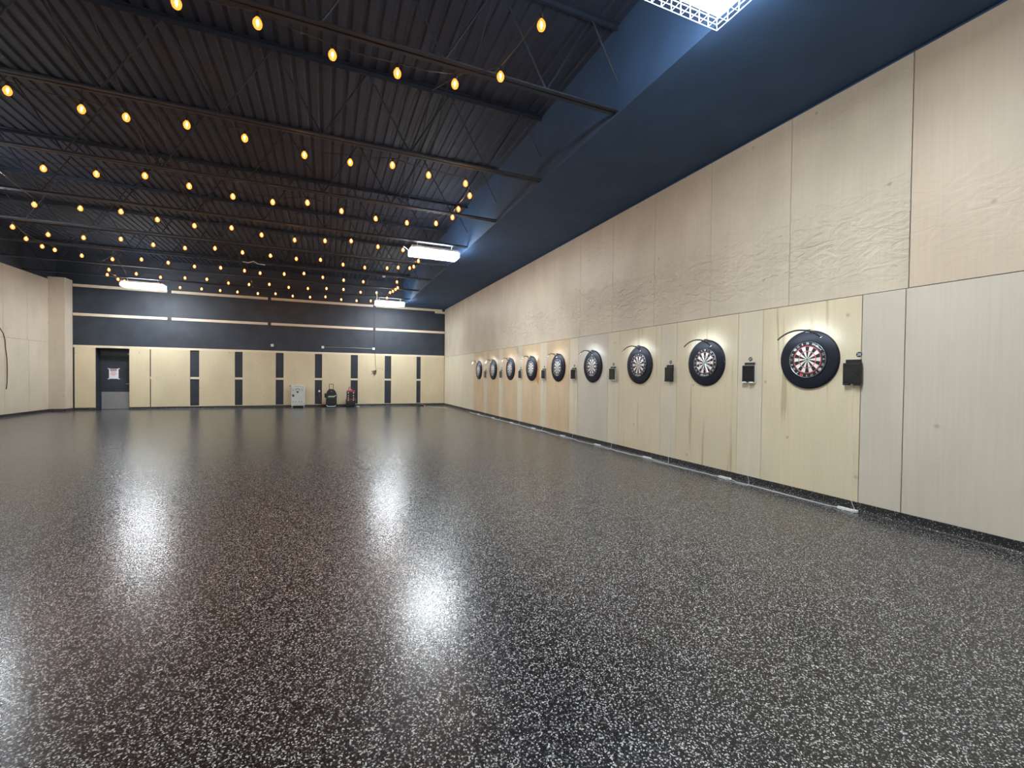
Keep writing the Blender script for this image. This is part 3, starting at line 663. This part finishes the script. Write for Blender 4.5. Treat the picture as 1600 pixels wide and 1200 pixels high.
# white timer socket with red cord in the second lower recess from the cabinet
t = thing('wall_socket', 'white plug on a red cord in the black recess between cabinet and trolley bag', 'socket', (-0.31, YB + 0.03, 0.72))
M().bbox(-0.035, 0.035, -0.045, 0, -0.035, 0.045, 0.008, 2).build('plug', MAT['white'], t)
M().tube([(0, -0.04, -0.02), (0.0, -0.05, -0.15), (0.03, -0.05, -0.30), (0.07, -0.07, -0.42), (0.12, -0.1, -0.60), (0.2, -0.12, -0.708)], 0.008, 6).build('cord', MAT['red'], t, True)

# junction boxes, conduit and dangling cable on the upper black wall
YW = YB + 0.03
for x, z, lab in ((-2.215, 2.745, 'white junction box on the black back wall, leftmost of the three'), (-0.17, 2.735, 'middle white junction box on the black back wall, left end of the thin conduit'),
                  (2.06, 2.745, 'right white junction box on the black back wall, below the vertical conduit')):
    b = thing('junction_box', lab, 'junction box', (x, YW, z), 'junction boxes above the back plywood')
    M().bbox(-0.055, 0.055, -0.04, 0, -0.055, 0.055, 0.006, 2).build('box', MAT['white'], b)
    M().bbox(-0.045, 0.045, -0.044, -0.04, -0.045, 0.045, 0.002, 1).build('cover', MAT['white'], b)
tag(M().tube([(-0.11, YW - 0.015, 2.74), (0.9, YW - 0.015, 2.755), (2.0, YW - 0.015, 2.745)], 0.011, 6).build('conduit', MAT['metal'], None, True), 'thin grey conduit between two junction boxes on the black back wall', 'conduit')
m = M().tube([(2.09, YW - 0.015, 2.80), (2.09, YW - 0.015, 3.6), (2.09, YW - 0.015, 5.0)], 0.014, 6); m.bbox(2.07, 2.115, YW - 0.035, YW, 4.12, 4.2, 0.004, 1)
tag(m.build('conduit', MAT['dgrey'], None, True), 'vertical dark conduit rising through the battens from the right junction box', 'conduit')
t = thing('dangling_cable', 'thin cable ending in a brown frayed tangle on the back plywood wall', 'cable', (2.13, YB - 0.012, 1.6))
M().tube([(-0.02, -0.004, 1.10), (0.0, -0.004, 0.86), (0.015, -0.004, 0.5), (0.04, -0.004, 0.12)], 0.007, 5).build('cable', MAT['cable_b'], t, True)
tg = M(); rr = random.Random(9)
for i in range(16):
    a = rr.uniform(3.4, 5.3); l = rr.uniform(0.12, 0.34); q = (0.04 + rr.uniform(-.02, .02), -0.008, 0.12)
    tg.tube([q, (q[0] + math.cos(a) * l * .5 + rr.uniform(-.04, .04), -0.02, q[2] + math.sin(a) * l * .5), (q[0] + math.cos(a) * l * .9 - .03, -0.02, q[2] + math.sin(a) * l)], 0.007, 4)
tg.tube([(0.04, -0.01, 0.12), (0.12, -0.01, 0.2), (0.25, -0.01, 0.22), (0.37, -0.01, 0.15)], 0.004, 4)
tg.build('tangle', MAT['cable_b'], t)
# loose cable between ceiling and wall
tag(M().tube([(1.82, 18.6, 4.87), (1.95, 19.4, 4.80), (2.03, 20.6, 4.78), (2.09, YB - 0.02, 4.95)], 0.008, 5).build('ceiling_cable', MAT['dgrey'], None, True), 'dark loose cable slung from the ceiling to the vertical conduit', 'cable')
d = M().lathe([(0, -0.05), (0.04, -0.045), (0.055, -0.02), (0.055, 0), (0, 0)], 'Z', 20).build('smoke_detector', MAT['white'], None, True, (1.79, JY[10], HT + 0.05))
tag(d, 'small round white detector under the dark ceiling above the back right bulbs', 'smoke detector')
tag(M().tube([(-2.35, 15.45, 4.86), (-2.2, 15.4, 4.83), (-2.05, 15.36, 4.88), (-1.95, 15.36, 4.82), (-1.75, 15.4, 4.81)], 0.012, 5).build('cable_end', MAT['white'], None, True), 'short white cable end dangling under the ceiling among the bulb strings', 'cable')

# paper sign on the black door
t = thing('paper_sign', 'white paper notice with a purple heading taped to the black door', 'sign', (-7.83, YB + 0.398, 1.42))
M().bbox(-0.15, 0.15, -0.003, 0, -0.20, 0.20, 0.001, 1).build('sheet', MAT['paper'], t)
M().box(-0.115, 0.10, -0.0045, -0.003, 0.12, 0.185).build('heading_band', MAT['purple'], t)
vs, fs = text_mesh('NOTICE', 0.06, Matrix.Translation((-0.008, -0.0055, 0.152)) @ Matrix.Rotation(PI / 2, 4, 'X'), 0.0005); M().add(vs, fs).build('heading', MAT['paper'], t)
ln = M()
for i, wd in enumerate((0.10, 0.09, 0.11, 0.07)): ln.box(-wd, wd - 0.02, -0.0045, -0.003, 0.075 - i * 0.045, 0.095 - i * 0.045)
ln.build('text_lines', MAT['pinkc'], t)
tp = M()
for sx in (-1, 1):
    for sz in (-1, 1): tp.box(sx * 0.16 - 0.035, sx * 0.16 + 0.035, -0.0042, -0.0032, sz * 0.205 - 0.012, sz * 0.205 + 0.012)
tp.build('tape', MAT['paper'], t)

# small things on the floor by the back wall
t = thing('power_adapter', 'flat black adapter lying on the floor near the right back corner', 'adapter', (4.2, 21.45, 0))
M().bbox(-0.11, 0.16, -0.09, 0.09, 0.0, 0.06, 0.015, 2).bbox(-0.36, -0.12, -0.12, 0.02, 0.0, 0.025, 0.008, 2).build('body', MAT['bplas'], t, True)
M().tube([(0.15, 0, 0.03), (0.25, -0.15, 0.006), (0.22, 0.12, 0.006), (0.3, 0.3, 0.03), (0.15, 0.42, 0.10)], 0.006, 5).build('cord', MAT['pinkc'], t, True)
pth = [(4.52 + 0.075 * i + random.uniform(-.02, .02), 21.2 - 0.17 * i + random.uniform(-.10, .10), 0.006) for i in range(9)]
tag(M().tube(pth, 0.004, 5).build('loose_cord', MAT['paper'], None, True), 'thin white cord scribbled across the floor of the right back corner', 'cord')
tag(M().bbox(-0.06, 0.07, -0.02, 0.02, 0, 0.02, 0.004, 1).build('tape_scrap', MAT['white'], None, False, (1.36, YB - 0.09, 0.0)), 'white scrap on the floor beside the red toolbox', 'scrap')
